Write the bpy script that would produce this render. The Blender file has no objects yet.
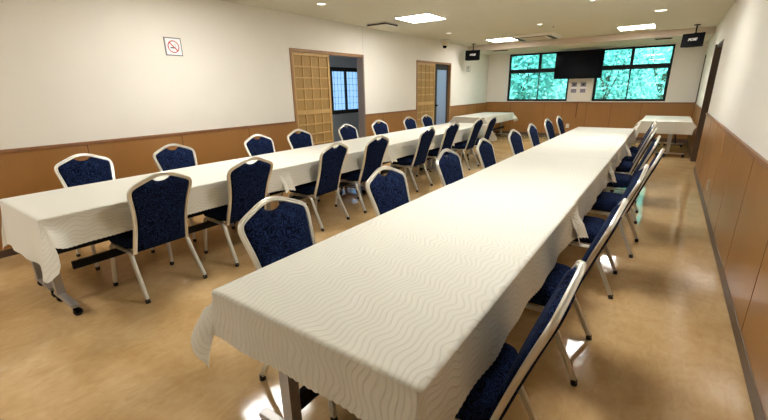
import bpy, math, random
from mathutils import Vector, Matrix
from math import sin, cos, pi, radians, sqrt, atan2
random.seed(7)
SC = bpy.context.scene
COL = SC.collection

# ------------------------------------------------------------------ materials
def mat(name, col, rough=0.5, metal=0.0, spec=0.5, **kw):
    m = bpy.data.materials.new(name); m.use_nodes = True
    b = m.node_tree.nodes['Principled BSDF']
    b.inputs['Base Color'].default_value = (*col, 1)
    b.inputs['Roughness'].default_value = rough
    b.inputs['Metallic'].default_value = metal
    b.inputs['Specular IOR Level'].default_value = spec
    for k, v in kw.items():
        b.inputs[k.replace('_', ' ')].default_value = v
    return m

class N:
    """tiny node-graph helper"""
    def __init__(s, m):
        s.t = m.node_tree; s.b = s.t.nodes['Principled BSDF']
    def n(s, kind, **props):
        x = s.t.nodes.new(kind)
        for k, v in props.items(): setattr(x, k, v)
        return x
    def l(s, a, b): s.t.links.new(a, b)
    def coord(s, which='Object', scale=(1, 1, 1)):
        c = s.n('ShaderNodeTexCoord'); mp = s.n('ShaderNodeMapping')
        mp.inputs['Scale'].default_value = scale
        s.l(c.outputs[which], mp.inputs['Vector']); return mp.outputs[0]
    def noise(s, vec, scale, detail=4, rough=0.55, dist=0.0):
        x = s.n('ShaderNodeTexNoise'); x.inputs['Scale'].default_value = scale
        x.inputs['Detail'].default_value = detail; x.inputs['Roughness'].default_value = rough
        x.inputs['Distortion'].default_value = dist
        s.l(vec, x.inputs['Vector']); return x.outputs['Fac']
    def ramp(s, fac, stops):
        r = s.n('ShaderNodeValToRGB'); e = r.color_ramp.elements
        while len(e) < len(stops): e.new(0.5)
        for i, (p, c) in enumerate(stops):
            e[i].position = p; e[i].color = (*c, 1)
        s.l(fac, r.inputs[0]); return r.outputs[0]
    def math(s, op, a, b=None):
        x = s.n('ShaderNodeMath', operation=op)
        for i, v in enumerate((a, b)):
            if v is None: continue
            if isinstance(v, (int, float)): x.inputs[i].default_value = v
            else: s.l(v, x.inputs[i])
        return x.outputs[0]
    def bump(s, h, strength=0.3, dist=0.002):
        x = s.n('ShaderNodeBump'); x.inputs['Strength'].default_value = strength
        x.inputs['Distance'].default_value = dist
        s.l(h, x.inputs['Height']); s.l(x.outputs[0], s.b.inputs['Normal'])

def noisy(name, c1, c2, rough, scale=6, spec=0.5, bump=0, bscale=200, stretch=(1, 1, 1), metal=0, dist=0.0):
    m = mat(name, c1, rough, metal, spec); g = N(m)
    v = g.coord('Object', stretch)
    g.l(g.ramp(g.noise(v, scale, dist=dist), [(0.3, c1), (0.7, c2)]), g.b.inputs['Base Color'])
    if bump: g.bump(g.noise(g.coord('Object'), bscale, 2), bump, 0.001)
    return m

M = {}
M['wall'] = noisy('wallpaper_cream', (.78, .74, .665), (.80, .76, .685), .75, 3, .25, .25, 260)
M['ceiling'] = noisy('ceiling_paint', (.655, .64, .525), (.675, .66, .545), .8, 3, .2, .2, 150)
M['soffit'] = mat('soffit_paint', (.62, .52, .42), .7, 0, .3)
M['wainscot'] = noisy('wainscot_panel', (.36, .17, .048), (.31, .143, .039), .33, 2.2, .5, stretch=(1, 1, .35))
M['seam'] = mat('panel_seam', (.16, .07, .025), .7)
M['caprail'] = noisy('cap_rail_wood', (.28, .125, .05), (.22, .095, .04), .4, 12)
M['baseboard'] = mat('baseboard_vinyl', (.085, .05, .035), .45)
M['baseboard_r'] = mat('baseboard_grey_brown', (.15, .105, .07), .5)
M['doorwood'] = noisy('door_frame_wood', (.36, .19, .075), (.29, .15, .06), .45, 9, stretch=(1, 1, .2))
M['darkwood'] = noisy('dark_frame_wood', (.085, .045, .022), (.06, .032, .017), .45, 12, stretch=(1, 1, .15))
M['jamb'] = mat('grey_brown_jamb', (.20, .15, .12), .5)
M['lattice'] = noisy('lattice_wood', (.58, .37, .14), (.50, .31, .11), .5, 14, stretch=(1, 1, .3))
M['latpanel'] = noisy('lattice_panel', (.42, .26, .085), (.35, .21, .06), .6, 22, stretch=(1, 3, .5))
M['silver'] = mat('chair_frame_steel', (.76, .74, .68), .28, .72, .5)
M['black'] = mat('black_plastic', (.003, .003, .0035), .55, 0, .06)
M['blackmetal'] = mat('black_window_frame', (.008, .009, .010), .5, 0, .2)
M['greysteel'] = mat('table_leg_grey', (.42, .40, .38), .38, .65)
M['darksteel'] = mat('table_beam_dark', (.008, .008, .009), .6, 0, .15)
M['laminate'] = noisy('table_top_laminate', (.34, .22, .12), (.30, .19, .10), .45, 8)
M['rubber'] = mat('rubber', (.015, .015, .015), .7)
M['white'] = mat('white_plastic', (.75, .74, .70), .45)
M['ivory'] = mat('ivory_plastic', (.66, .60, .48), .45)
M['paper'] = mat('paper', (.85, .85, .86), .8)
M['posterink'] = noisy('poster_ink', (.30, .27, .33), (.22, .20, .24), .7, 60)
M['red'] = mat('sign_red', (.50, .02, .03), .5)
M['ink'] = mat('sign_black', (.03, .03, .03), .5)
M['signmetal'] = mat('sign_frame', (.22, .21, .20), .35, .6)
M['cable'] = mat('cable_brown', (.12, .05, .02), .5)
M['screen'] = mat('tv_screen', (.002, .0025, .005), .2, 0, .06)
M['duct'] = mat('vent_dark', (.03, .022, .016), .7)
M['backwall'] = noisy('back_room_wall', (.50, .56, .64), (.54, .60, .68), .8, 4)
M['backceil'] = mat('back_room_ceiling', (.30, .29, .30), .8)
M['blueglass'] = mat('blue_frosted_panel', (.24, .33, .50), .35, 0, .5)
M['darkgrey'] = mat('dark_brown_frame', (.035, .030, .030), .55, 0, .2)
M['ground'] = noisy('garden_soil', (.10, .13, .06), (.16, .18, .08), .9, 3)
M['bark'] = noisy('bark', (.14, .10, .07), (.08, .06, .04), .85, 14)
def leafmat(name, a, b):
    m = noisy(name, a, b, .5, 5); g = N(m)
    g.b.inputs['Transmission Weight'].default_value = 0.0
    return m
M['leaf1'] = leafmat('leaves_mid', (.12, .36, .36), (.56, .84, .86))
M['leaf2'] = leafmat('leaves_pale', (.52, .80, .82), (.76, .93, .95))
M['leaf3'] = leafmat('leaves_deep', (.10, .32, .30), (.28, .54, .54))

# floor: glossy mottled vinyl
m = M['floor'] = mat('floor_vinyl', (.5, .34, .18), .1, 0, .55); g = N(m)
v = g.coord('Object')
n1 = g.noise(g.coord('Object', (1, 1.7, 1)), 1.6, 6, .62, .8)
n2 = g.noise(g.coord('Object', (2.2, .9, 1)), 9, 5, .65, 1.2)
mixf = g.math('ADD', g.math('MULTIPLY', n1, .6), g.math('MULTIPLY', n2, .4))
g.l(g.ramp(mixf, [(.34, (.47, .295, .122)), (.5, (.565, .378, .175)), (.64, (.64, .45, .235))]), g.b.inputs['Base Color'])
g.l(g.ramp(g.noise(v, 3.5, 3), [(.3, (.05,) * 3), (.75, (.12,) * 3)]), g.b.inputs['Roughness'])
g.bump(g.math('ADD', g.noise(v, 2.6, 2, .5, .5), g.math('MULTIPLY', g.noise(v, 14, 2), .12)), .22, .012)

# chair fabric: navy with a winding vermicelli weave
m = M['fabric'] = mat('navy_fabric', (.01, .025, .11), 1.0, 0, .06); g = N(m)
v = g.coord('Object')
nz = g.noise(v, 19, 1.0, .4, 1.4)
band = g.math('SINE', g.math('MULTIPLY', nz, 46))
fine = g.noise(v, 260, 2)
g.l(g.ramp(g.math('ADD', g.math('MULTIPLY', band, .55), g.math('MULTIPLY', fine, .8)), [(.0, (.003, .0045, .014)), (.38, (.0055, .010, .032)), (.85, (.014, .027, .08))]), g.b.inputs['Base Color'])
g.bump(g.math('ADD', g.math('MULTIPLY', band, .5), fine), .35, .0015)

# tablecloth: ivory damask with long wavy ribs (UV in metres)
m = M['cloth'] = mat('ivory_damask', (.74, .70, .59), .62, 0, .3); g = N(m)
uv = g.n('ShaderNodeUVMap'); uv.uv_map = 'UVMap'
sep = g.n('ShaderNodeSeparateXYZ'); g.l(uv.outputs[0], sep.inputs[0])
U, V = sep.outputs[0], sep.outputs[1]
uvw = g.coord('UV', (1, 1, 1))
lo = g.noise(g.coord('UV', (1.0, 1.0, 1)), 5.0, 1.0, .5)
wob = g.math('ADD', g.math('MULTIPLY', g.math('SINE', g.math('ADD', g.math('MULTIPLY', V, 2 * pi / .14), g.math('MULTIPLY', U, 13.0))), .009),
             g.math('MULTIPLY', lo, .11))
ph = g.math('ADD', U, wob)
rib = g.math('SINE', g.math('MULTIPLY', ph, 2 * pi / .0235))
ribp = g.math('POWER', g.math('MULTIPLY', g.math('ADD', rib, 1.0), .5), 5.0)
weave = g.noise(g.coord('UV', (1, 1, 1)), 600, 2)
g.l(g.ramp(g.math('ADD', g.math('MULTIPLY', ribp, .8), g.math('MULTIPLY', weave, .15)), [(.05, (.73, .72, .65)), (.95, (.645, .63, .555))]), g.b.inputs['Base Color'])  # ribs darkened in the colour, standing in for emboss shade and sheen
g.bump(g.math('ADD', ribp, g.math('MULTIPLY', weave, .25)), .55, .0022)

# window glass: clear with a cool tint
m = M['glass'] = bpy.data.materials.new('tinted_window_glass'); m.use_nodes = True
t = m.node_tree; t.nodes.clear()
o = t.nodes.new('ShaderNodeOutputMaterial'); mx = t.nodes.new('ShaderNodeMixShader')
tr = t.nodes.new('ShaderNodeBsdfTransparent'); tr.inputs[0].default_value = (.58, 1.0, .94, 1)
gl = t.nodes.new('ShaderNodeBsdfGlossy'); gl.inputs['Roughness'].default_value = .03
mx.inputs[0].default_value = .05
t.links.new(tr.outputs[0], mx.inputs[1]); t.links.new(gl.outputs[0], mx.inputs[2]); t.links.new(mx.outputs[0], o.inputs[0])

M['clearglass'] = M['glass'].copy(); M['clearglass'].name = 'clear_window_glass'
for nd in M['clearglass'].node_tree.nodes:
    if nd.type == 'BSDF_TRANSPARENT': nd.inputs[0].default_value = (.95, .97, .97, 1)
def emis(name, col, s):
    m = bpy.data.materials.new(name); m.use_nodes = True
    b = m.node_tree.nodes['Principled BSDF']
    b.inputs['Base Color'].default_value = (.8, .8, .8, 1)
    b.inputs['Emission Color'].default_value = (*col, 1); b.inputs['Emission Strength'].default_value = s
    return m
M['panel'] = emis('light_panel', (1, .975, .93), 17)
M['down'] = emis('downlight_lens', (1, .93, .8), 1.2)
M['shoji'] = emis('daylit_frosted_pane', (.27, .56, .92), .62)
M['added_pane'] = emis('added_glow_pane', (.75, .88, 1.0), 2.6)  # glowing pane for the window added to light the back room

# ------------------------------------------------------------------ mesh helpers
class MB:
    def __init__(s): s.v = []; s.f = []; s.smooth = []; s.mi = []
    def add(s, v, f, smooth=False, mi=0):
        o = len(s.v); s.v += [tuple(p) for p in v]
        s.f += [tuple(i + o for i in q) for q in f]; s.smooth += [smooth] * len(f); s.mi += [mi] * len(f)
        return s
    def box(s, a, b, mi=0):
        (x0, y0, z0), (x1, y1, z1) = a, b
        v = [(x0, y0, z0), (x1, y0, z0), (x1, y1, z0), (x0, y1, z0), (x0, y0, z1), (x1, y0, z1), (x1, y1, z1), (x0, y1, z1)]
        return s.add(v, [(0, 3, 2, 1), (4, 5, 6, 7), (0, 1, 5, 4), (1, 2, 6, 5), (2, 3, 7, 6), (3, 0, 4, 7)], False, mi)
    def cyl(s, p, q, r, n=16, r2=None, smooth=True, mi=0):
        p, q = Vector(p), Vector(q); d = (q - p).normalized()
        a = d.orthogonal().normalized(); b = d.cross(a); r2 = r if r2 is None else r2
        v = [p + (a * cos(2 * pi * i / n) + b * sin(2 * pi * i / n)) * r for i in range(n)]
        v += [q + (a * cos(2 * pi * i / n) + b * sin(2 * pi * i / n)) * r2 for i in range(n)]
        s.add(v, [(i, (i + 1) % n, n + (i + 1) % n, n + i) for i in range(n)], smooth, mi)
        s.add(v[:n], [tuple(range(n))[::-1]], False, mi); s.add(v[n:], [tuple(range(n))], False, mi)
        return s
    def sweep(s, path, prof, nrm, mi=0):
        """profile (side, normal) pairs swept along a path lying in the plane with normal nrm"""
        path = [Vector(p) for p in path]; nrm = Vector(nrm).normalized(); k = len(prof); v = []
        for i, p in enumerate(path):
            t = (path[min(i + 1, len(path) - 1)] - path[max(i - 1, 0)]).normalized()
            sd = nrm.cross(t).normalized()
            v += [p + sd * a + nrm * b for a, b in prof]
        f = []
        for i in range(len(path) - 1):
            for j in range(k):
                f.append((i * k + j, i * k + (j + 1) % k, (i + 1) * k + (j + 1) % k, (i + 1) * k + j))
        s.add(v, f, True, mi)
        s.add(v[:k], [tuple(range(k))[::-1]], False, mi); s.add(v[-k:], [tuple(range(k))], False, mi)
        return s
    def build(s, name, m, parent=None, loc=None, sharp=40):
        me = bpy.data.meshes.new(name); me.from_pydata(s.v, [], s.f)
        me.polygons.foreach_set('use_smooth', s.smooth)
        me.polygons.foreach_set('material_index', s.mi)
        for mm in (m if isinstance(m, (list, tuple)) else [m]):
            me.materials.append(M[mm] if isinstance(mm, str) else mm)
        me.update()
        if sharp and any(s.smooth): me.set_sharp_from_angle(angle=radians(sharp))
        o = bpy.data.objects.new(name, me); COL.objects.link(o)
        if parent: o.parent = parent
        if loc: o.location = loc
        return o
def bevel(o, w=.004, seg=2):
    b = o.modifiers.new('bevel', 'BEVEL'); b.width = w; b.segments = seg; b.limit_method = 'ANGLE'
    return o
def tag(o, label=None, cat=None, group=None, kind=None):
    if label: o['label'] = label
    if cat: o['category'] = cat
    if group: o['group'] = group
    if kind: o['kind'] = kind
    return o
def thing(name, label, cat, loc, rz=0, group=None):
    o = bpy.data.objects.new(name, None); COL.objects.link(o); o.empty_display_size = .1
    o.location = loc; o.rotation_euler = (0, 0, rz)
    return tag(o, label, cat, group)
def struct(o): o['kind'] = 'structure'; return o
def copy_tree(o, parent=None):
    c = o.copy(); COL.objects.link(c)
    if parent: c.parent = parent
    for ch in [x for x in o.children]: copy_tree(ch, c)
    return c
def catmull(pts, n=5, closed=False):
    P = [Vector(p) for p in pts]; out = []; k = len(P)
    for i in range(k if closed else k - 1):
        if closed: a, b, c, d = P[i - 1], P[i], P[(i + 1) % k], P[(i + 2) % k]
        else: a, b, c, d = P[max(i - 1, 0)], P[i], P[i + 1], P[min(i + 2, k - 1)]
        for j in range(n):
            t = j / n
            out.append(.5 * ((2 * b) + (c - a) * t + (2 * a - 5 * b + 4 * c - d) * t * t + (3 * b - a - 3 * c + d) * t ** 3))
    if not closed: out.append(P[-1])
    return out

# ------------------------------------------------------------------ measured room (metres)
XL, XR, YF, ZC, HW = -4.73, .54, 12.32, 2.493, .955
YB = -2.6            # wall behind the camera
WT = .12

# floor, ceiling
struct(MB().box((-7.4, YB - .1, -.1), (2.3, YF + .12, 0)).build('floor', 'floor'))
struct(MB().box((-4.85, YB - .1, ZC), (2.3, YF + .12, ZC + .1)).build('ceiling', 'ceiling'))
sof = struct(MB().box((XL, 10.7, 2.362), (XR, 10.715, ZC)).build('trim_1', 'soffit'))
struct(MB().box((XL, 10.7152, 2.36), (XR, YF, 2.40)).build('ceiling_1', 'ceiling'))

def wainscot(parent, side, spans, seams, thick=.012, ztop=.925):
    """boards with narrow dark gaps, plus a cap rail; side is 'left', 'right' or 'far'"""
    def bx(mb, u0, u1, z0, z1, t0, t1, mi=0):
        if side == 'left': mb.box((XL + t0, u0, z0), (XL + t1, u1, z1), mi)
        elif side == 'right': mb.box((XR - t1, u0, z0), (XR - t0, u1, z1), mi)
        else: mb.box((u0, YF - t1, z0), (u1, YF - t0, z1), mi)
    w = MB(); r = MB()
    for a, b in spans:
        cuts = [a] + [q for q in seams if a < q < b] + [b]
        bx(w, a, b, .002, ztop, 0, thick - .004, 1)
        for i in range(len(cuts) - 1):
            g0 = .003 if i > 0 else 0; g1 = .003 if i < len(cuts) - 2 else 0
            bx(w, cuts[i] + g0, cuts[i + 1] - g1, .07, ztop, .0005, thick)
            if g1: bx(w, cuts[i + 1] - .0045, cuts[i + 1] + .0045, .07, ztop, .002, thick + .001, 1)
        bx(r, a, b, ztop - .002, ztop + .03, 0, thick + .010)
    w.build('wainscot', ['wainscot', 'seam'], parent)
    bevel(r.build('cap_rail', 'caprail', parent), .003)
def skirting(name, side, spans, m, t=.018, h=.07):
    mb = MB()
    for a, b in spans:
        if side == 'left': mb.box((XL, a, 0.001), (XL + t, b, h))
        elif side == 'right': mb.box((XR - t, a, 0.001), (XR, b, h))
        else: mb.box((a, YF - t, 0.001), (b, YF, h))
    return struct(bevel(mb.build(name, m), .003))

# left wall with two openings
D1, D2 = (4.26, 6.04), (7.95, 9.69); DT = 2.02
wl = MB()
W4 = (-2.1, -.5)  # opening for the added window behind the camera
for a, b in ((YB, W4[0]), (W4[1], D1[0]), (D1[1], D2[0]), (D2[1], YF + WT)): wl.box((XL - WT, a, 0), (XL, b, ZC))
for a, b in (D1, D2): wl.box((XL - WT, a, DT), (XL, b, ZC))
wl.box((XL - WT, W4[0], 0), (XL, W4[1], 1.0)); wl.box((XL - WT, W4[0], 2.15), (XL, W4[1], ZC))
wl = struct(wl.build('wall_left', 'wall'))
sp = [(YB, D1[0] - .0), (D1[1], D2[0]), (D2[1], YF - .012)]
wainscot(wl, 'left', sp, [-.43, .52, 1.47, 2.44, 3.39, 6.62, 7.30, 10.25, 10.85, 11.5])
skirting('baseboard_left', 'left', [(YB, D1[0]), (D1[1], D2[0]), (D2[1], YF - .02)], 'baseboard')
# thin joint line in the plaster above door 1
MB().box((XL, 6.035, DT + .02), (XL + .0015, 6.04, ZC)).build('joint_line', 'soffit', wl)

# right wall with one opening
RD = (8.25, 9.34)
wr = MB()
wr.box((XR, YB, 0), (XR + WT, RD[0], ZC)); wr.box((XR, RD[1], 0), (XR + WT, YF + WT, ZC)); wr.box((XR, RD[0], 2.05), (XR + WT, RD[1], ZC))
wr = struct(wr.build('wall_right', 'wall'))
wainscot(wr, 'right', [(YB, RD[0]), (RD[1] + .03, YF - .012)], [-1.0, -.09, .82, 1.73, 2.64, 3.55, 4.46, 5.34, 6.2, 7.18, 10.3, 11.3], ztop=.925)
skirting('baseboard_right', 'right', [(YB, RD[0]), (RD[1] + .03, YF - .02)], 'baseboard_r', h=.085)
# wooden frame of the right opening
fr = MB()
fr.box((XR - .03, RD[1] - .05, 0.001), (XR + WT + .03, RD[1] + .03, 2.05))
fr.box((XR - .004, RD[0], 2.0), (XR + WT + .01, RD[1] - .05, 2.05))
struct(bevel(fr.build('door_3', 'darkwood'), .003))
cr = MB(); cr.box((XR - .016, YF - .16, .001), (XR, YF - .02, 2.04)); struct(cr.build('trim_2', 'darkwood'))
# lobby beyond the right opening
lb = MB(); lb.box((2.2, 7.2, 0), (2.3, 11.0, ZC)); lb.box((XR + WT, 7.1, 0), (2.3, 7.2, ZC)); lb.box((XR + WT, 10.9, 0), (2.3, 11.0, ZC))
struct(lb.build('wall_lobby', 'wall'))

# wall behind the camera
wb = struct(MB().box((XL - WT, YB - WT, 0), (XR + WT, YB, ZC)).build('wall_back', 'wall'))

# far wall with two windows
W = [(-4.08, -2.36), (-1.74, -.08)]; WZ = (1.0, 2.33)
wf = MB()
xs = [XL - WT, W[0][0], W[0][1], W[1][0], W[1][1], XR + WT]
for i in (0, 2, 4): wf.box((xs[i], YF, 0), (xs[i + 1], YF + WT, ZC))
for a, b in W:
    wf.box((a, YF, 0), (b, YF + WT, WZ[0])); wf.box((a, YF, WZ[1]), (b, YF + WT, ZC))
wf = struct(wf.build('wall_far', 'wall'))
wainscot(wf, 'far', [(XL, XR)], [-3.95, -2.96, -2.45, -1.84, -1.24, -.56], ztop=.945)
skirting('baseboard_far', 'far', [(XL, XR)], 'baseboard', h=.09)
# boxed centre panel between the windows
pn = struct(bevel(MB().box((-2.36, YF - .075, .99), (-1.775, YF, 2.36)).build('trim_3', 'wall'), .004))
MB().box((-2.375, YF - .085, .975), (-1.76, YF, .99)).build('bottom_edge', 'caprail', pn)
MB().box((W[0][0] - .10, YF - .02, .98), (W[0][0] - .012, YF, 2.35)).build('side_casing', 'white', wf)

def window(name, x0, x1, xm):
    f = MB(); y0, y1 = YF - .006, YF + .07
    z0, z1 = WZ; t = .042
    f.box((x0, y0, z0), (x1, y1, z0 + .035)); f.box((x0, y0, z1 - .045), (x1, y1, z1))
    f.box((x0, y0, z0 + .035), (x0 + t, y1, z1 - .045)); f.box((x1 - t, y0, z0 + .035), (x1, y1, z1 - .045))
    f.box((x0 + t, y0, 1.815), (x1 - t, y1, 1.905))
    f.box((xm - .034, y0, 1.905), (xm + .034, y1, z1 - .045))
    win = struct(bevel(f.build(name, 'blackmetal'), .003))
    for a, b, dy in ((x0 + t, xm + .016, .012), (xm - .016, x1 - t, .036)):
        s = MB(); yy = YF + dy; zz0, zz1 = z0 + .036, 1.814; w = .022
        s.box((a, yy, zz0), (b, yy + .02, zz0 + w)); s.box((a, yy, zz1 - w), (b, yy + .02, zz1))
        s.box((a, yy, zz0 + w), (a + w, yy + .02, zz1 - w)); s.box((b - w, yy, zz0 + w), (b, yy + .02, zz1 - w))
        sh = s.build('sash', 'blackmetal', win)
        MB().box((a + w, yy + .008, zz0 + w), (b - w, yy + .012, zz1 - w)).build('pane', 'glass', sh)
    for a, b in ((x0 + t, xm - .034), (xm + .034, x1 - t)):
        MB().box((a, YF + .03, 1.905), (b, YF + .034, z1 - .045)).build('transom_pane', 'glass', win)
    MB().box((xm - .012, YF + .002, 1.42), (xm + .012, YF + .012, 1.47)).build('latch', 'greysteel', win)
window('window_1', *W[0], -3.20)
window('window_2', *W[1], -.935)

f = MB(); x0, x1 = XL - .08, XL + .01  # unseen window, added behind the camera to bring in daylight
f.box((x0, W4[0], 1.0), (x1, W4[1], 1.05)); f.box((x0, W4[0], 2.10), (x1, W4[1], 2.15))
for yy in (W4[0], (W4[0] + W4[1]) / 2 - .02, W4[1] - .04): f.box((x0, yy, 1.05), (x1, yy + .04, 2.10))
w4 = struct(f.build('added_window_4', 'blackmetal'))
MB().box((XL - .04, W4[0] + .04, 1.05), (XL - .036, W4[1] - .04, 2.10)).build('pane', 'clearglass', w4)

# ------------------------------------------------------------------ doors in the left wall
def door_frame(name, y0, y1, m='doorwood', mr='doorwood'):
    f = MB(); x0, x1 = XL - WT - .01, XL + .014
    f.box((x0, y0, .001), (x1, y0 + .04, DT)); f.box((x0, y1 - .04, .001), (x1, y1, DT), 1)
    f.box((x0, y0 + .04, DT - .045), (x1, y1 - .04, DT))
    return struct(bevel(f.build(name, [m, mr]), .003))
def lattice_panel(parent, y0, y1, x, cols=4):
    z0, z1 = .02, DT - .046
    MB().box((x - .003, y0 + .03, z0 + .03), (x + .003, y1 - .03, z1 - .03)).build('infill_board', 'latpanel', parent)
    l = MB(); st = .045
    l.box((x - .024, y0, z0), (x + .024, y0 + st, z1)); l.box((x - .024, y1 - st, z0), (x + .024, y1, z1))
    l.box((x - .024, y0 + st, z1 - .045), (x + .024, y1 - st, z1)); l.box((x - .024, y0 + st, z0), (x + .024, y1 - st, z0 + .06))
    l.box((x - .0235, y0 + st, 1.035), (x + .0235, y1 - st, 1.105))
    for k in range(1, cols):
        yy = y0 + st + (y1 - y0 - 2 * st) * k / cols
        l.box((x - .0205, yy - .012, z0 + .06), (x + .0205, yy + .012, z1 - .045))
    zz = 1.105 + .164
    while zz < z1 - .08:
        l.box((x - .021, y0 + st, zz - .011), (x + .021, y1 - st, zz + .011)); zz += .166
    zz = 1.035 - .16
    while zz > .12:
        l.box((x - .021, y0 + st, zz - .011), (x + .021, y1 - st, zz + .011)); zz -= .16
    return bevel(l.build('lattice', 'lattice', parent), .002, 1)
d1 = door_frame('door_1', D1[0], D1[1], 'doorwood', 'jamb')
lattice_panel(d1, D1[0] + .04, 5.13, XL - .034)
d2 = door_frame('door_2', D2[0], D2[1], 'doorwood', 'doorwood')
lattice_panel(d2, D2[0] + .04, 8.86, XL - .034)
# blue panelled leaf of door 2
lf = MB(); xx = XL - .075
lf.box((xx - .02, 8.80, .01), (xx + .02, 9.06, DT - .046)); lf.box((xx - .02, 9.60, .01), (xx + .02, 9.65, DT - .046))
lf.box((xx - .02, 9.06, DT - .17), (xx + .02, 9.60, DT - .046)); lf.box((xx - .02, 9.06, .01), (xx + .02, 9.60, .14))
leaf = bevel(lf.build('door_leaf', 'darkgrey', d2), .003)
MB().box((xx - .006, 9.06, .14), (xx + .006, 9.60, DT - .17)).build('frosted_panel', 'blueglass', leaf)
MB().cyl((xx + .02, 9.01, 1.0), (xx + .05, 9.01, 1.0), .022).cyl((xx + .05, 9.01, 1.0), (xx + .05, 9.08, 1.0), .009).build('door_handle', 'black', leaf)

# room behind door 1
bx0, by0, by1 = -7.2, 3.0, YF
br = MB()
br.box((bx0 - .1, by0, 0), (bx0, 7.82, 2.4)); br.box((bx0 - .1, 9.06, 0), (bx0, by1, 2.4))
br.box((bx0 - .1, 7.82, 0), (bx0, 9.06, .86)); br.box((bx0 - .1, 7.82, 1.94), (bx0, 9.06, 2.4))
br.box((bx0 - .1, by0 - .1, 0), (XL - WT, by0, 2.4)); br.box((bx0 - .1, by1, 0), (XL - WT, by1 + .1, 2.4))
struct(br.build('wall_back_room', 'backwall'))
struct(MB().box((bx0 - .1, by0 - .1, 2.4), (XL - WT, by1 + .1, 2.5)).build('ceiling_2', 'backceil'))
w3 = MB(); X = bx0
w3.box((X - .06, 7.74, .80), (X + .03, 9.14, .90)); w3.box((X - .06, 7.74, 1.88), (X + .03, 9.14, 1.98))
w3.box((X - .06, 7.74, .90), (X + .03, 7.84, 1.88)); w3.box((X - .06, 9.04, .90), (X + .03, 9.14, 1.88)); w3.box((X - .04, 8.37, .90), (X + .02, 8.42, 1.88))
w3 = struct(w3.build('window_3', 'darkgrey'))
w5 = MB(); w5.box((X, 3.9, .85), (X + .03, 3.96, 2.0)); w5.box((X, 6.94, .85), (X + .03, 7.0, 2.0)); w5.box((X, 3.96, .85), (X + .03, 6.94, .91)); w5.box((X, 3.96, 1.94), (X + .03, 6.94, 2.0)); w5.box((X, 5.42, .91), (X + .03, 5.48, 1.94))  # added window, out of view, glows to brighten the back room
w5 = struct(w5.build('added_window_5', 'darkgrey'))
MB().box((X + .001, 3.96, .91), (X + .01, 5.42, 1.94)).build('pane', 'added_pane', w5); MB().box((X + .001, 5.48, .91), (X + .01, 6.94, 1.94)).build('pane', 'added_pane', w5)
for a, b in ((7.84, 8.37), (8.42, 9.04)):
    s = MB().box((X - .05, a, .90), (X - .04, b, 1.88)).build('frosted_pane', 'shoji', w3)
    gr = MB()
    for k in (1, 2, 3): yy = a + (b - a) * k / 4; gr.box((X - .038, yy - .005, .90), (X - .03, yy + .005, 1.88))
    for k in range(1, 6): zz = .90 + .98 * k / 6; gr.box((X - .0385, a, zz - .005), (X - .031, b, zz + .005))
    gr.build('muntin', 'greysteel', s)

# ------------------------------------------------------------------ ceiling fittings
lp = [(-3.47, 2.42, 'square ceiling light panel above the left table row, closest to the camera'),
      (-.75, 2.42, 'square ceiling light panel above the right table row, closest to the camera'),
      (-3.47, 5.96, 'bright square ceiling light panel beside the dark air vent, largest in view'),
      (-.75, 5.96, 'square ceiling light panel above the middle of the right table row'),
      (-3.47, 9.85, 'bright ceiling light panel immediately left of the ceiling air conditioner'),
      (-3.47, -1.15, 'added square ceiling light panel, unseen behind the camera by the left wall'),  # unseen panel, added to brighten the near part of the room
      (-.75, 9.72, 'bright ceiling light panel right of the television, before the right window')]
for x, y, lab in lp:
    t_ = thing('ceiling_light', lab, 'ceiling light', (x, y, ZC), 0, 'square ceiling light panels')
    h = .30; f = MB()
    f.box((-h - .012, -h - .012, -.012), (h + .012, -h, 0)); f.box((-h - .012, h, -.012), (h + .012, h + .012, 0))
    f.box((-h - .012, -h, -.012), (-h, h, 0)); f.box((h, -h, -.012), (h + .012, h, 0))
    f.build('trim_frame', 'white', t_)
    MB().box((-h, -h, -.009), (h, h, -.001)).build('diffuser', 'panel', t_)
for x, y, r, lab, in ((-3.92, 4.15, .055, 'small round recessed downlight high above the lattice door nearest the camera'),
                      (-3.92, 7.89, .05, 'small round recessed downlight near the dome camera'),
                      (-2.14, 7.97, .05, 'small round recessed downlight before the ceiling air conditioner'),
                      (-.32, 7.86, .08, 'round recessed downlight right of the air conditioner, biggest of the downlights')):
    t_ = thing('downlight', lab, 'downlight', (x, y, ZC), 0, 'recessed downlights')
    n = 28; mb = MB(); rings = [(r, 0), (r + .012, -.002), (r + .010, -.007), (r, -.006)]
    v = [(rr * cos(2 * pi * i / n), rr * sin(2 * pi * i / n), z) for rr, z in rings for i in range(n)]
    mb.add(v, [(k * n + i, k * n + (i + 1) % n, ((k + 1) % 4) * n + (i + 1) % n, ((k + 1) % 4) * n + i) for k in range(4) for i in range(n)], True)
    mb.build('ring', 'white', t_); MB().cyl((0, 0, -.0045), (0, 0, -.001), r, 28).build('lens', 'down', t_)
t_ = thing('sprinkler_head', 'tiny white sprinkler dot on the ceiling before the air conditioner', 'sprinkler', (-2.0, 8.4, ZC))
MB().cyl((0, 0, -.006), (0, 0, 0), .035, 20).build('plate', 'white', t_); MB().cyl((0, 0, -.03), (0, 0, -.006), .012, 12, .02).build('nozzle', 'greysteel', t_)

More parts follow.
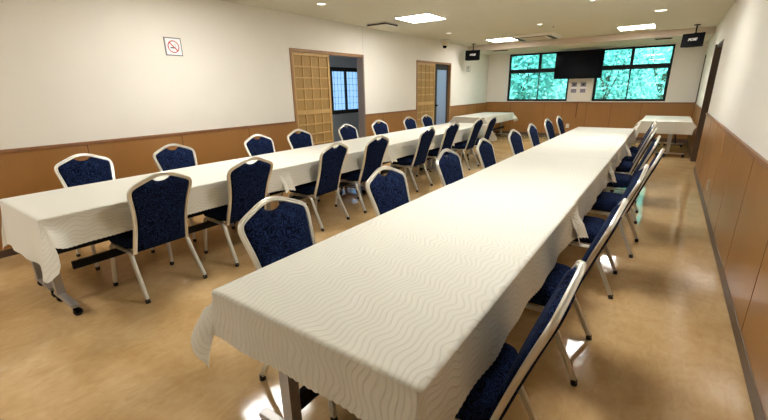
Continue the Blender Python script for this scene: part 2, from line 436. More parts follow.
# cassette air conditioner
t_ = thing('air_conditioner', 'square ceiling cassette air conditioner with grey air slots between the lights', 'air conditioner', (-2.66, 9.68, ZC))
a = .475; body = MB()
body.add([(-a, -a, 0), (a, -a, 0), (a, a, 0), (-a, a, 0), (-a, -a, -.02), (a, -a, -.02), (a, a, -.02), (-a, a, -.02),
          (-a + .07, -a + .07, -.055), (a - .07, -a + .07, -.055), (a - .07, a - .07, -.055), (-a + .07, a - .07, -.055)],
         [(0, 1, 2, 3), (0, 4, 5, 1), (1, 5, 6, 2), (2, 6, 7, 3), (3, 7, 4, 0), (4, 8, 9, 5), (5, 9, 10, 6), (6, 10, 11, 7), (7, 11, 8, 4), (8, 11, 10, 9)])
bevel(body.build('body', 'white', t_), .006)
for rz in range(4):
    s = MB().box((-.36, .30, -.0545), (.36, .40, -.030)).build('air_slot', 'duct', t_); s.rotation_euler = (0, 0, rz * pi / 2); s.location = (0, 0, -.003)
gr = MB().box((-.26, -.26, -.064), (.26, .26, -.055))
for k in range(11): yy = -.24 + k * .048; gr.box((-.25, yy - .006, -.070), (.25, yy + .006, -.064))
gr.build('intake_grille', 'ivory', t_)

# square diffuser
t_ = thing('ceiling_vent', 'square ceiling air diffuser with dark edge slots near the left wall', 'vent', (-4.29, 6.05, ZC))
v_ = MB().box((-.2, -.2, -.012), (.2, .2, 0)); v_.build('frame', 'ceiling', t_)
MB().box((-.215, -.215, -.05), (.215, .215, -.042)).build('deflector', 'ceiling', t_)
MB().box((-.19, -.19, -.042), (.19, .19, -.012)).build('slot', 'duct', t_)
for x0, x1, lab in ((-4.12, -3.72, 'narrow dark linear vent in the lowered ceiling above the left window'),
                    (-.47, -.15, 'narrow dark linear vent in the lowered ceiling above the right window')):
    t_ = thing('linear_vent', lab, 'vent', ((x0 + x1) / 2, 11.0, 2.36), 0, 'linear vents of the lowered ceiling')
    w = (x1 - x0) / 2
    MB().box((-w, -.10, -.008), (w, -.085, 0)).box((-w, .085, -.008), (w, .10, 0)).box((-w, -.085, -.008), (-w + .015, .085, 0)).box((w - .015, -.085, -.008), (w, .085, 0)).build('frame', 'caprail', t_)
    s = MB().box((-w + .015, -.085, -.012), (w - .015, .085, -.001))
    for k in range(5): s.box((-w + .015, -.07 + k * .035 - .004, -.016), (w - .015, -.07 + k * .035 + .004, -.012))
    s.build('slats', 'duct', t_)

# dome camera
t_ = thing('dome_camera', 'white security camera with black lens on the ceiling by the left wall', 'security camera', (-4.52, 8.92, ZC))
MB().cyl((0, 0, -.025), (0, 0, 0), .10, 28, .075).build('mounting_plate', 'white', t_)
dm = MB(); n = 24; v = []; f = []
for i in range(7):
    th = pi / 2 * i / 6
    for j in range(n): v.append((.082 * cos(th) * cos(2 * pi * j / n), .082 * cos(th) * sin(2 * pi * j / n), -.025 - .10 * sin(th) ** 1.0))
for i in range(6):
    for j in range(n): f.append((i * n + j, (i + 1) * n + j, (i + 1) * n + (j + 1) % n, i * n + (j + 1) % n))
dm.add(v, f, True).build('housing', 'ivory', t_)
MB().cyl((0, -.01, -.095), (.0, -.02, -.142), .045, 20, .028).build('lens', 'black', t_); t_.scale = (1.3, 1.3, 1.25)

# speakers
def text_mesh(body, size, m, parent, loc, rot, name='logo', shear=0.0):
    cu = bpy.data.curves.new('txt', 'FONT'); cu.body = body; cu.size = size; cu.extrude = .0015; cu.align_x = 'CENTER'; cu.align_y = 'CENTER'; cu.shear = shear; cu.offset = size * .03
    to = bpy.data.objects.new('txt', cu); COL.objects.link(to)
    dg = bpy.context.evaluated_depsgraph_get(); me = bpy.data.meshes.new_from_object(to.evaluated_get(dg))
    bpy.data.objects.remove(to); me.materials.clear(); me.materials.append(M[m])
    o = bpy.data.objects.new(name, me); COL.objects.link(o); o.parent = parent; o.location = loc; o.rotation_euler = rot
    return o
for x, y, rz, lab in ((-4.36, 10.2, radians(16), 'black wall speaker hanging from the ceiling at the left wall'),
                      (.21, 10.15, radians(-22), 'black wall speaker hanging from the ceiling right of the right window')):
    t_ = thing('speaker', lab, 'speaker', (x, y, ZC), rz, 'black ceiling-hung speakers')
    b = MB(); zt, zb = -.155, -.40; tl = .02
    b.add([(-.19, -.075, zb), (.19, -.075, zb), (.13, .10, zb), (-.13, .10, zb), (-.19, -.075 + tl, zt), (.19, -.075 + tl, zt), (.13, .10, zt), (-.13, .10, zt)],
          [(0, 3, 2, 1), (4, 5, 6, 7), (0, 1, 5, 4), (1, 2, 6, 5), (2, 3, 7, 6), (3, 0, 4, 7)])
    bevel(b.build('cabinet', 'black', t_), .012, 3)
    g_ = MB().box((-.175, -.012, -.11), (.175, -.004, .11)).build('grille', 'black', t_); g_.location = (0, -.066, (zt + zb) / 2); g_.rotation_euler = (-.08, 0, 0)
    text_mesh('BOSE', .062, 'white', t_, (0, -.0815, -.272), (pi / 2 - .08, 0, 0), 'logo', .35)
    MB().cyl((0, .02, -.02), (0, .02, -.17), .012).cyl((0, .02, -.012), (0, .02, 0), .05, 24).box((-.025, 0, -.175), (.025, .05, -.145)).build('bracket', 'black', t_)

# television
t_ = thing('television', 'flat black television mounted between the two windows', 'television', (-2.11, 11.93, 1.945))
t_.rotation_euler = (radians(-2), 0, radians(-1))
tvw, tvh = .585, .352
b = MB().box((-tvw, -.02, -tvh), (tvw, .022, tvh)).box((-tvw * .6, .022, -tvh * .6), (tvw * .6, .06, tvh * .55)); bevel(b.build('casing', 'black', t_), .006)
MB().box((-tvw + .022, -.0235, -tvh + .03), (tvw - .022, -.0195, tvh - .022)).build('screen', 'screen', t_)
MB().box((-.10, .06, -.12), (.10, .085, .12)).box((-.03, .085, -.05), (.03, .24, .05)).box((-.16, .24, -.16), (.16, .31, .16)).build('wall_bracket', 'black', t_)

# posters on the centre panel, cord below it, outlets
for x0, lab in ((-2.285, 'left of the two small grey notices under the television'), (-2.055, 'right of the two small grey notices under the television')):
    t_ = thing('notice', lab, 'notice', (x0 + .075, YF - .0755, 1.365), 0, 'notices on the panel under the television')
    MB().box((-.078, -.002, -.145), (.078, 0, .145)).build('sheet', 'paper', t_)
    MB().box((-.07, -.003, .02), (.07, -.0021, .138)).box((-.07, -.003, -.138), (.07, -.0021, -.035)).build('printed_area', 'posterink', t_)
    MB().box((-.03, -.004, .05), (.03, -.0031, .10)).build('symbol', 'ink', t_)
cb = MB(); cb.cyl((-2.075, YF - .028, .972), (-2.085, YF - .028, .56), .009, 10)
tag(cb.build('cord', 'cable'), 'thin brown cord running down the wood panelling under the notices', 'cord')
def outlet(loc, rz, lab):
    t_ = thing('wall_outlet', lab, 'outlet', loc, rz)
    bevel(MB().box((-.045, -.010, -.06), (.045, 0, .06)).build('cover_plate', 'ivory', t_), .004)
    MB().box((-.022, -.014, -.042), (.022, -.010, .042)).build('socket', 'white', t_)
    for z in (-.02, .02): MB().box((-.008, -.0146, z - .007), (-.005, -.014, z + .007)).box((.005, -.0146, z - .007), (.008, -.014, z + .007)).build('slot', 'ink', t_)
outlet((-2.27, YF - .0125, .315), 0, 'ivory wall outlet low on the far wall behind the right table row')
outlet((XR - .0125, 5.70, .285), radians(-90), 'small pale wall outlet low on the right wall panelling')

# signs on the left wall
t_ = thing('no_smoking_sign', 'square no smoking sign with a red ring high on the left wall', 'sign', (XL + .001, 2.52, 1.912), radians(90))
h = .097; MB().box((-h, -.008, -h), (h, 0, h)).build('frame', 'signmetal', t_)
MB().box((-h + .011, -.0095, -h + .011), (h - .011, -.0081, h - .011)).build('plate', 'paper', t_)
rg = MB(); n = 40; v = []
for rr, yy in ((.066, -.0102), (.056, -.0102)): v += [(rr * cos(2 * pi * i / n), yy, rr * sin(2 * pi * i / n)) for i in range(n)]
for rr, yy in ((.066, -.0096), (.056, -.0096)): v += [(rr * cos(2 * pi * i / n), yy, rr * sin(2 * pi * i / n)) for i in range(n)]
f = []
for i in range(n):
    j = (i + 1) % n; f += [(i, j, n + j, n + i), (2 * n + i, 2 * n + j, j, i), (n + i, n + j, 3 * n + j, 3 * n + i)]
rg.add(v, f)
d = .0424; w = .0038
rg.add([(-d - w, -.0107, d - w), (-d + w, -.0107, d + w), (d + w, -.0107, -d + w), (d - w, -.0107, -d - w),
        (-d - w, -.0097, d - w), (-d + w, -.0097, d + w), (d + w, -.0097, -d + w), (d - w, -.0097, -d - w)],
       [(0, 1, 2, 3), (4, 7, 6, 5), (0, 4, 5, 1), (1, 5, 6, 2), (2, 6, 7, 3), (3, 7, 4, 0)])
rg.build('red_ring', 'red', t_)
ck = MB().box((-.036, -.0100, -.018), (.020, -.0096, -.006)).box((.024, -.0100, -.018), (.028, -.0096, -.006))
sm = [(.024 + .006 * sin(k * .9), -.0098, -.002 + k * .005) for k in range(8)]
for p, q in zip(sm, sm[1:]): ck.cyl(p, q, .0016, 6)
ck.build('cigarette', 'ink', t_)
t_ = thing('framed_notice', 'small pale framed notice on the left wall below the speaker', 'notice', (XL + .001, 10.8, 1.915), radians(90))
MB().box((-.12, -.008, -.075), (.12, 0, .075)).build('frame', 'signmetal', t_)
MB().box((-.112, -.0095, -.067), (.112, -.0081, .067)).build('sheet', 'ivory', t_)
MB().box((-.07, -.0105, .0), (-.0, -.0096, .045)).box((-.07, -.0105, -.045), (.06, -.0096, -.035)).build('printed_area', 'posterink', t_)

# ------------------------------------------------------------------ banquet chair (faces +y, origin on the floor)
HS = .345
def rib_profile(w, d):
    """squared tube with two raised ribs on each broad face"""
    w /= 2; d /= 2
    return [(-w, -d * .55), (-w * .72, -d), (-w * .32, -d), (0, -d * .5), (w * .26, -d), (w * .72, -d), (w, -d * .55),
            (w, d * .55), (w * .72, d), (w * .32, d), (0, d * .5), (-w * .32, d), (-w * .72, d), (-w, d * .55)]
def yb(z): return -.125 - (z - .345) * .30 - .02 * max(0, (z - .345) / .545) ** 2
OUT = [(.188, .335), (.183, .42), (.178, .50), (.179, .58), (.187, .66), (.199, .73), (.206, .775), (.203, .803), (.188, .824), (.155, .841), (.11, .860), (.07, .876), (.035, .886), (0, .889)]
OUTS = [(v.x, v.y) for v in catmull([(a, b, 0) for a, b in OUT], 4)]
def make_chair():
    r = thing('banquet_chair', '', 'chair', (0, 0, 0), 0, 'blue banquet chairs along the two table rows')
    half = OUTS
    pts = [(-x, yb(z), z) for x, z in half] + [(x, yb(z), z) for x, z in reversed(half[:-1])]
    MB().sweep(pts, rib_profile(.026, .020), (0, cos(.31), sin(.31))).build('back_frame', 'silver', r, sharp=50)
    # backrest pad
    def wz(z):
        for (x0, z0), (x1, z1) in zip(half, half[1:]):
            if z0 <= z <= z1 and z < .78: return x0 + (x1 - x0) * (z - z0) / (z1 - z0 + 1e-9)
        return .206
    def ztop(x):
        x = abs(x)
        zz = None
        if x < .200:
            for (x0, z0), (x1, z1) in zip(half, half[1:]):
                if z0 > .775 and x1 <= x <= x0: zz = z0 + (z1 - z0) * (x0 - x) / (x0 - x1 + 1e-9)
        if zz is None: zz = .80
        zz -= .0145
        if x < .062: zz = min(zz, .838 + .026 * (x / .062) ** 2.5)
        return zz
    nu, nv = 40, 22; zb_ = .345; V = []; F = []
    for side in (1, -1):
        for j in range(nv + 1):
            vv = j / nv
            for i in range(nu + 1):
                u = -1 + 2 * i / nu; u = u * (1.25 - .25 * abs(u)) if abs(u) < 1 else u
                zl = zb_ + vv * (.785 - zb_); x = u * (wz(zl) - .012)
                z = zb_ + vv * (ztop(x) - zb_)
                e = (1 - abs(u) ** 8) * (1 - abs(2 * vv - 1) ** 14)
                th = .007 + .017 * max(e, 0) ** .5
                V.append((x, yb(z) + side * th * .95, z + side * th * .3))
    K = (nu + 1) * (nv + 1)
    for s in (0, 1):
        for j in range(nv):
            for i in range(nu):
                q = [s * K + j * (nu + 1) + i, s * K + j * (nu + 1) + i + 1, s * K + (j + 1) * (nu + 1) + i + 1, s * K + (j + 1) * (nu + 1) + i]
                F.append(tuple(q) if s else tuple(q[::-1]))
    rim = [i for i in range(nu + 1)] + [j * (nu + 1) + nu for j in range(1, nv + 1)] + [nv * (nu + 1) + i for i in range(nu - 1, -1, -1)] + [j * (nu + 1) for j in range(nv - 1, 0, -1)]
    for a_, b_ in zip(rim, rim[1:] + rim[:1]): F.append((a_, b_, K + b_, K + a_))
    MB().add(V, F, True).build('backrest', 'fabric', r, sharp=70)
    # seat cushion
    def outline(ins, n=48):
        o = []
        for k in range(n):
            t = 2 * pi * k / n; c, s = cos(t), sin(t); p = .32
            x = (abs(c) ** p) * (1 if c > 0 else -1) * (.205 - ins); y = (abs(s) ** p) * (1 if s > 0 else -1) * (.195 - ins)
            x *= 1 + .06 * (y / .195)
            o.append((x, .055 + y))
        return o
    V = []; F = []; n = 48
    st = [(.03, .358), (.006, .362), (0, .375), (0, .415), (.006, .432), (.022, .446), (.05, .453), (.10, .457), (.15, .459)]
    for ins, z in st: V += [(x, y, z) for x, y in outline(ins)]
    for k in range(len(st) - 1):
        for i in range(n): F.append((k * n + i, k * n + (i + 1) % n, (k + 1) * n + (i + 1) % n, (k + 1) * n + i))
    F.append(tuple(range(n))[::-1]); F.append(tuple((len(st) - 1) * n + i for i in range(n)))
    MB().add(V, F, True).build('seat', 'fabric', r, sharp=60)
    # seat frame: side rails and cross bars
    pr_ = rib_profile(.024, .020); s = MB()
    for sx in (-1, 1):
        s.sweep([(sx * .203, -.062, HS), (sx * .203, .05, HS), (sx * .203, .168, HS)], pr_, (1, 0, 0))
    s.box((-.193, -.05, HS - .010), (.193, -.03, HS + .010)); s.box((-.193, .14, HS - .010), (.193, .16, HS + .010))
    s.build('seat_frame', 'silver', r)
    for sx in (-1, 1):
        X = sx * .203
        for path, foot in (([(.168, HS), (.188, HS - .003), (.202, HS - .014), (.209, HS - .034), (.214, HS - .08), (.245, .018)], .245),
                           ([(-.062, HS), (-.082, HS - .004), (-.098, HS - .018), (-.108, HS - .040), (-.124, HS - .085), (-.238, .018)], -.238)):
            pts = [(X + sx * .017 * max(0, (HS - z) / HS), y, z) for y, z in path]
            lg = MB().sweep([Vector((0, y, z)) + Vector((x, 0, 0)) for x, y, z in pts], rib_profile(.026, .024), (1, 0, 0)).build('leg', 'silver', r, sharp=50)
            fx, fy = pts[-1][0], foot
            MB().cyl((fx, fy, 0), (fx, fy - (.012 if foot < 0 else -.004) * -.3, .03), .0155, 12, .016).build('rubber_foot', 'rubber', lg)
    return r
proto = make_chair(); used = False
ordn = ['first', 'second', 'third', 'fourth', 'fifth', 'sixth', 'seventh', 'eighth']
def ordlab(i):
    return ['nearest the camera', 'second from the camera', 'third from the camera', 'fourth from the camera', 'fourth from the far end', 'third from the far end', 'second from the far end', 'at the far end'][i]
def put_chair(x, y, rz, lab):
    global used
    c = proto if not used else copy_tree(proto); used = True
    c.location = (x, y, 0); c.rotation_euler = (0, 0, radians(rz)); c['label'] = lab
# feet of the chair sit .24 behind its origin; facing -x: rz=90, facing +x: rz=-90
T2R = [(-2.765, 1.205, 2), (-2.745, 1.93, -1), (-2.75, 2.93, 3), (-2.735, 3.68, -2), (-2.72, 4.84, 1), (-2.76, 5.72, -2), (-2.72, 6.66, 1), (-2.68, 7.24, 2)]
for i, (x, y, a) in enumerate(T2R):
    put_chair(x - .24, y, 90 + a, 'blue chair on the aisle side of the left table row, ' + ordlab(i))
T2L = [(-4.12, 1.24), (-4.05, 2.03), (-4.0, 3.06), (-4.02, 3.74), (-3.96, 4.70), (-3.97, 5.56), (-3.93, 6.5), (-3.92, 7.15)]
for i, (x, y) in enumerate(T2L):
    put_chair(x + .20, y, -90 + (-2, 1, 2, -1, 1, -2, 1, 0)[i], 'blue chair on the wall side of the left table row, ' + ordlab(i))
T1L = [(-1.475, 1.185), (-1.455, 2.11), (-1.45, 3.05), (-1.455, 3.92), (-1.465, 4.93), (-1.50, 5.85), (-1.52, 6.86), (-1.50, 7.58)]
for i, (x, y) in enumerate(T1L):
    put_chair(x + .24, y, -90 + (1, -2, 0, 2, -1, 1, -1, 1)[i], 'blue chair on the left side of the right table row, ' + ordlab(i))
T1R = [(-.20, 1.15, 2), (-.16, 2.02, 0), (-.12, 3.03, 2), (-.045, 3.90, -2), (-.09, 4.90, 2), (-.14, 5.80, -1), (-.165, 6.62, 1), (-.18, 7.36, 0)]
for i, (x, y, a) in enumerate(T1R):
    put_chair(x - .24, y, 90 + a, 'blue chair on the right side of the right table row, ' + ordlab(i))

# ------------------------------------------------------------------ folding tables on casters, under the cloths
def make_table(w, L, bz, bh, pd=.025, px=0.0, pin=.10):
    r = thing('folding_table', '', 'table', (0, 0, 0), 0, 'folding tables under the white cloths')
    bevel(MB().box((-w / 2 + .002, .003, .672), (w / 2 - .002, L - .003, .697)).build('tabletop', 'laminate', r), .004)
    for y in (pin, L - pin):
        MB().box((px - .026, y - pd, .07), (px + .026, y + pd, .672)).build('post', 'greysteel', r)
        fb = MB().box((-w / 2 + .035, y - .022, .062), (w / 2 - .035, y + .022, .088)); bevel(fb.build('base_bar', 'greysteel', r), .005)
        for sx in (-1, 1):
            x = sx * (w / 2 - .055)
            c = MB().cyl((x, y, .0), (x, y, .0), .001, 4) if False else MB()
            c.cyl((x, y, .045), (x, y, .064), .016, 14); c.box((x - .024, y - .010, .022), (x - .012, y + .022, .048)); c.box((x + .012, y - .010, .022), (x + .024, y + .022, .048))
            cs = c.build('caster', 'black', r)
            MB().cyl((x - .011, y + .008, .026), (x + .011, y + .008, .026), .026, 20).build('wheel', 'rubber', cs)
    MB().box((-.012, .14, bz - bh / 2), (.012, L - .14, bz + bh / 2)).build('stretcher', 'darksteel', r)
    MB().box((-.015, .14, .63), (.015, L - .14, .672)).build('top_rail', 'darksteel', r)
    return r
def put_tables(xs, ys, w, L, bz, bh, labs):
    pt = make_table(w, L, bz, bh, .024, .018 if bh > .07 else -.10, .10 if bh > .07 else .058); first = True
    for (x, y), lab in zip([(x, y) for y in ys for x in xs], labs):
        o = pt if first else copy_tree(pt); first = False
        o.location = (x, y, 0); o['label'] = lab
mod = ['the near end', 'the second cloth from the camera', 'the third cloth from the camera', 'the far end']
T1x, T1y0 = (-1.262, -.392), .682
T2x, T2y0 = (-3.785, -2.94), .592
def labs(row, a, b): return [f'{s} caster folding table under {mo} of the {row} table row' for mo in mod for s in (a, b)]
put_tables([-1.043, -.604], [T1y0 + 1.796 * k for k in range(4)], .438, 1.796, .19, .08, labs('right', 'left-hand', 'right-hand'))
put_tables([-3.575, -3.151], [T2y0 + 1.80 * k for k in range(4)], .425, 1.80, .29, .055, labs('left', 'wall-side', 'aisle-side'))
put_tables([-.1875, .2375], [9.65], .425, 1.78, .29, .055, ['left caster table of the pair in the far right corner', 'right caster table of the pair in the far right corner'])
put_tables([-4.3, -3.87], [9.45], .43, 2.25, .29, .055, ['wall-side caster table of the pair in the far left corner', 'aisle-side caster table of the pair in the far left corner'])

# ------------------------------------------------------------------ tablecloths
def cloth(x0, x1, y0, y1, zt, ovx, ov0, ov1, label, fine=.03, seed=0, off=0.0, crease=None, group='ivory tablecloths', cat='tablecloth', fs=.58, fe=.03, wv=.6, atip=1.15, rb=.28, te=0.0):
    """ov0 / ov1: overhang past y0 / y1, or None when that end lies flat on the next table.
    fs / fe: how far the side and end skirts splay out next to the hanging corners"""
    rnd = random.Random(seed)
    ph = [rnd.uniform(0, 6.28) for _ in range(8)]
    fs = fs if isinstance(fs, tuple) else (fs, fs)
    ovl, ovr = ovx if isinstance(ovx, tuple) else (ovx, ovx)
    def line(a, b, lo, hi, st):
        q = []
        if lo: q += [a - lo * (1 - k / 16) for k in range(16)] + [a - .006, a - .003]
        n = max(2, int(round((b - a) / st))); q += [a + (b - a) * k / n for k in range(n + 1)]
        if hi: q += [b + .003, b + .006] + [b + hi * (k + 1) / 16 for k in range(16)]
        return q
    S = line(x0, x1, ovl, ovr, fine); T = line(y0, y1, ov0 or 0, ov1 or 0, fine)
    def wave(u, k): return wv * (.045 * sin(u * 9 + ph[k]) + .03 * sin(u * 21 + ph[k + 1]))
    def a_side(t, sx):
        a = .09 + wave(t, 0 if sx > 0 else 2)
        for e, yy in ((ov0, y0), (ov1, y1)):
            dd = abs(t - yy)
            if e is None: a += .27 * math.exp(-(dd / .12) ** 1.6)
            else: a += (fs[0] if sx < 0 else fs[1]) * math.exp(-(dd / .085) ** 1.2)
        return max(a, .02)
    def a_end(s_):
        return max(.07 + wave(s_, 4) + fe * (math.exp(-abs(s_ - x0) / .1) + math.exp(-abs(s_ - x1) / .1)), .02)
    V = []; UV = []
    for t in T:
        for s in S:
            ex = (x0 - s) if s < x0 else (s - x1 if s > x1 else 0); sx = -1 if s < x0 else 1
            ey = (y0 - t) if t < y0 else (t - y1 if t > y1 else 0); sy = -1 if t < y0 else 1
            if ey < 1e-6: ey = 0
            if ex < 1e-6: ex = 0
            cx, cy = min(max(s, x0), x1), min(max(t, y0), y1)
            ox = ovl if sx < 0 else ovr; oy = (ov0 if sy < 0 else ov1) or 1
            bo = off + .003
            sc = .006 * (abs(sin(t * pi / .028)) * (ex / ox) ** 3 if ex else 0) + .006 * (abs(sin(s * pi / .028)) * (ey / oy) ** 3 if ey else 0)
            if ex == 0 and ey == 0:
                z = zt
                if crease is not None: z += .0022 * math.exp(-((s - crease) / .006) ** 2)
                if not ov1: z += .003 * math.exp(-((t - y1) / .012) ** 2)
                V.append((s, t, z))
            elif ey == 0:
                a = a_side(t, sx); r = ex + sc
                for e, yy in ((ov0, y0), (ov1, y1)):
                    if e is None: r *= 1 + .20 * math.exp(-(abs(t - yy) / .07) ** 1.3)
                a *= min(1, (ex / ox) * 1.3 + .2)
                V.append((cx + sx * (bo + r * sin(a)), t, zt - .002 - r * cos(a)))
            elif ex == 0:
                a = a_end(s) * min(1, (ey / oy) * 1.3 + .2); r = ey + sc
                V.append((s, cy + sy * (bo + r * sin(a)), zt - .002 - r * cos(a)))
            else:
                r = sqrt(ex * ex + ey * ey) + sc; th = atan2(ey, ex); tt = atan2(oy, ox); r *= 1 + te * max(0, 1 - abs(th - tt) / .6)
                if th < tt:
                    q = th / tt; az = q ** 1.3 * atip; r *= 1 + rb * sin(pi * min(1, q ** .55)) ** 1.2; q = q * q * (3 - 2 * q); a = a_side(cy, sx) * (1 - q) + .17 * q
                else:
                    q = (th - tt) / (pi / 2 - tt); az = atip + q * (pi / 2 - atip); q = q * q * (3 - 2 * q); a = .17 * (1 - q) + a_end(cx) * q
                a *= min(1, max(ex / ox, ey / oy) * 1.3 + .2)
                V.append((cx + sx * (bo * cos(th) + r * sin(a) * cos(az)), cy + sy * (bo * sin(th) + r * sin(a) * sin(az)), zt - .002 - r * cos(a)))
            UV.append((s, t))
    n = len(S); F = []
    for j in range(len(T) - 1):
        for i in range(n - 1): F.append((j * n + i, j * n + i + 1, (j + 1) * n + i + 1, (j + 1) * n + i))
    me = bpy.data.meshes.new('tablecloth'); me.from_pydata(V, [], F); me.update()
    uvl = me.uv_layers.new(name='UVMap')
    vi = [0] * len(me.loops); me.loops.foreach_get('vertex_index', vi)
    flat = []
    for q in vi: flat += [UV[q][0], UV[q][1]]
    uvl.data.foreach_set('uv', flat)
    me.polygons.foreach_set('use_smooth', [True] * len(F)); me.materials.append(M['cloth'])
    o = bpy.data.objects.new('tablecloth', me); COL.objects.link(o)
    return tag(o, label, cat, group)
ordc = ['nearest the camera, draped over the near end', 'second from the camera', 'third from the camera', 'covering the far end']
for k in range(4):
    y0 = T1y0 + 1.796 * k; z = .6985 + .0016 * (3 - k)
    cloth(T1x[0], T1x[1], y0 if k == 0 else y0 - .02, y0 + 1.796 + (.15 if k < 3 else 0), z, (.22, .20), .175 if k == 0 else None, None if k < 3 else .22,
          f'ivory wavy tablecloth on the right table row, {ordc[k]}', .007 if k == 0 else (.014 if k == 1 else .028), 10 + k, .004 * (3 - k), -.73 if k == 1 else None, fs=(.60, .06) if k == 0 else (.1, .1), te=.16 if k == 0 else 0, group='ivory cloths on the right table row')
for k in range(4):
    y0 = T2y0 + 1.80 * k; z = .6985 + .0016 * (3 - k)
    cloth(T2x[0], T2x[1], y0 if k == 0 else y0 - .02, y0 + 1.80 + (.10 if k < 3 else 0), z, .20, .33 if k == 0 else None, None if k < 3 else .33,
          f'ivory wavy tablecloth on the left table row, {ordc[k]}', .014 if k < 2 else .028, 30 + k, .004 * (3 - k), None, group='ivory cloths on the left table row', fs=(.2, .62), fe=.05, rb=.75)
cloth(-.40, .45, 9.65, 11.43, .6985, (.25, .075), .235, .06, 'white tablecloth on the table pair in the far right corner', .028, 50)
cloth(-4.515, -3.655, 9.45, 11.70, .6985, .19, .22, .2, 'white tablecloth on the table pair in the far left corner', .028, 51)

# ------------------------------------------------------------------ garden outside the far windows
struct(MB().box((-14, YF + .5, -.5), (9, 30, -.35)).build('ground', 'ground'))
def leafmesh(n, rx, ry, rz, size, rnd, blade=False):
    V = []; F = []
    for _ in range(n):
        while True:
            p = Vector((rnd.uniform(-1, 1), rnd.uniform(-1, 1), rnd.uniform(-1, 1)))
            if p.length < 1 and p.length > .35: break
        c = Vector((p.x * rx, p.y * ry, p.z * rz))
        d = Vector((rnd.gauss(0, 1), rnd.gauss(0, 1), rnd.gauss(0, .8))).normalized(); w = d.orthogonal().normalized()
        w = (Matrix.Rotation(rnd.uniform(0, 6.28), 3, d) @ w)
        L = size * rnd.uniform(.6, 1.4); b = L * .3
        nn = d.cross(w)
        i = len(V); V += [c, c + d * L * .5 + w * b + nn * b * .2, c + d * L - nn * b * .3, c + d * L * .5 - w * b + nn * b * .2]; F.append((i, i + 1, i + 2, i + 3))
    return V, F
def shrub(x, y, z, rx, ry, rz, n, size, m, lab, trunk=True, seed=1):
    rnd = random.Random(seed)
    t_ = thing('garden_tree', lab, 'tree', (x, y, -.35), 0, 'trees outside the far windows')
    V, F = leafmesh(n, rx, ry, rz, size, rnd); V = [v + Vector((0, 0, z + .35)) for v in V]
    MB().add(V, F).build('foliage', m, t_, sharp=0)
    tk = MB().cyl((0, 0, 0), (.05, 0, z + .2), .07, 10, .04)
    for k in range(5):
        a = k * 1.3; tk.cyl((.03, 0, z * .6 + .1 * k), (.03 + cos(a) * rx * .6, sin(a) * ry * .6, z + .3 + rz * .5), .03, 8, .01)
    tk.build('trunk', 'bark', t_)
shrub(-4.6, 15.6, 2.2, 1.3, .9, 1.7, 2600, .17, 'leaf1', 'leafy tree seen through the left panes of the left window', seed=1)
shrub(-3.0, 16.2, 2.0, 1.2, .9, 1.9, 3000, .13, 'leaf2', 'pale leafy tree seen through the right panes of the left window', seed=2)
shrub(-6.6, 19.0, 2.4, 2.4, 1.0, 2.6, 3200, .24, 'leaf3', 'darker tree far behind the left window', seed=3)
shrub(-1.9, 16.0, 2.0, 1.2, .9, 1.9, 3000, .12, 'leaf1', 'leafy tree seen through the left panes of the right window', seed=4)
shrub(-.3, 15.6, 2.0, 1.2, .9, 1.9, 3400, .11, 'leaf2', 'pale leafy tree seen through the right panes of the right window', seed=5)
shrub(-2.4, 19.5, 2.6, 3.0, 1.0, 2.8, 3600, .22, 'leaf2', 'broad pale tree behind the nearer trees outside', seed=6)
shrub(1.3, 18.0, 2.2, 1.9, 1.0, 2.4, 2600, .2, 'leaf1', 'tree outside beyond the right edge of the right window', seed=7)
# broad-bladed plant in the lower left pane
t_ = thing('bladed_plant', 'spiky long-leaved plant in the lower left pane of the left window', 'plant', (-4.75, 14.2, -.35))
rnd = random.Random(5); V = []; F = []
for k in range(46):
    a = rnd.uniform(0, 2 * pi); L = rnd.uniform(.5, 1.0); el = rnd.uniform(.5, 1.45); w = .035; pts = []
    base = Vector((rnd.uniform(-.15, .15), rnd.uniform(-.1, .1), rnd.uniform(.9, 1.5)))
    for j in range(6):
        s = j / 5; r = L * s * cos(el); zz = L * s * sin(el) - .5 * s * s * L; c = base + Vector((cos(a) * r, sin(a) * r, zz)); ww = w * (1 - s) + .004
        sd = Vector((-sin(a), cos(a), 0)) * ww; pts += [c - sd, c + sd]
    i = len(V); V += pts; F += [(i + 2 * j, i + 2 * j + 1, i + 2 * j + 3, i + 2 * j + 2) for j in range(5)]
MB().add(V, F).build('leaves', 'leaf2', t_, sharp=0)
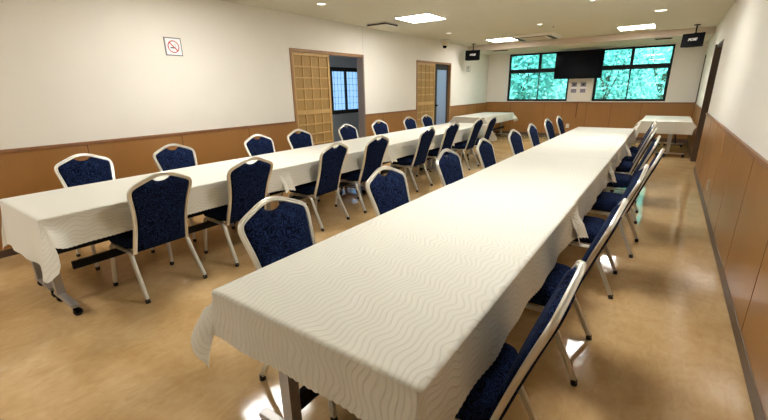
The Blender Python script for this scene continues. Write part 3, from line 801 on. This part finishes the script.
MB().cyl((0, 0, 0), (0, 0, 1.3), .06, 10, .04).build('stem', 'bark', t_)

# ------------------------------------------------------------------ daylight
w = bpy.data.worlds.new('sky'); SC.world = w; w.use_nodes = True
bg = w.node_tree.nodes['Background']; sky = w.node_tree.nodes.new('ShaderNodeTexSky')
sky.sky_type = 'PREETHAM' if False else 'HOSEK_WILKIE'; sky.turbidity = 6; sky.sun_direction = (.3, -.6, .75)
mixn = w.node_tree.nodes.new('ShaderNodeMix'); mixn.data_type = 'RGBA'; mixn.inputs[0].default_value = .75
w.node_tree.links.new(sky.outputs[0], mixn.inputs[6]); mixn.inputs[7].default_value = (1, 1, 1, 1)
w.node_tree.links.new(mixn.outputs[2], bg.inputs[0]); bg.inputs[1].default_value = 1.8
sd = bpy.data.lights.new('sun', 'SUN'); sd.energy = 3.2; sd.angle = .05; sd.color = (1, .97, .92)
so = bpy.data.objects.new('sun', sd); COL.objects.link(so)
so.rotation_euler = Vector((-.3, .62, -.72)).to_track_quat('-Z', 'Y').to_euler(); so.location = (0, 5, 8)

# ------------------------------------------------------------------ camera
f_px, yaw, pitch, roll = 387.464, .62123, .30093, -.0184
cd = bpy.data.cameras.new('camera'); cam = bpy.data.objects.new('camera', cd); COL.objects.link(cam)
cd.sensor_fit = 'HORIZONTAL'; cd.sensor_width = 36; cd.lens = 36 * f_px / 768; cd.clip_start = .02
fw = Vector((-sin(yaw) * cos(pitch), cos(yaw) * cos(pitch), -sin(pitch))); rt = Vector((cos(yaw), sin(yaw), 0)); up = rt.cross(fw)
r2 = rt * cos(roll) + up * sin(roll); u2 = -rt * sin(roll) + up * cos(roll)
cam.matrix_world = Matrix(((r2.x, u2.x, -fw.x, 0), (r2.y, u2.y, -fw.y, 0), (r2.z, u2.z, -fw.z, 1.4), (0, 0, 0, 1)))
SC.camera = cam
vs = SC.view_settings; vs.view_transform = 'Standard'; vs.look = 'None'; vs.gamma = 1; vs.exposure = 1.02; vs.use_curve_mapping = False
SC.cycles.max_bounces = 8; SC.cycles.diffuse_bounces = 5
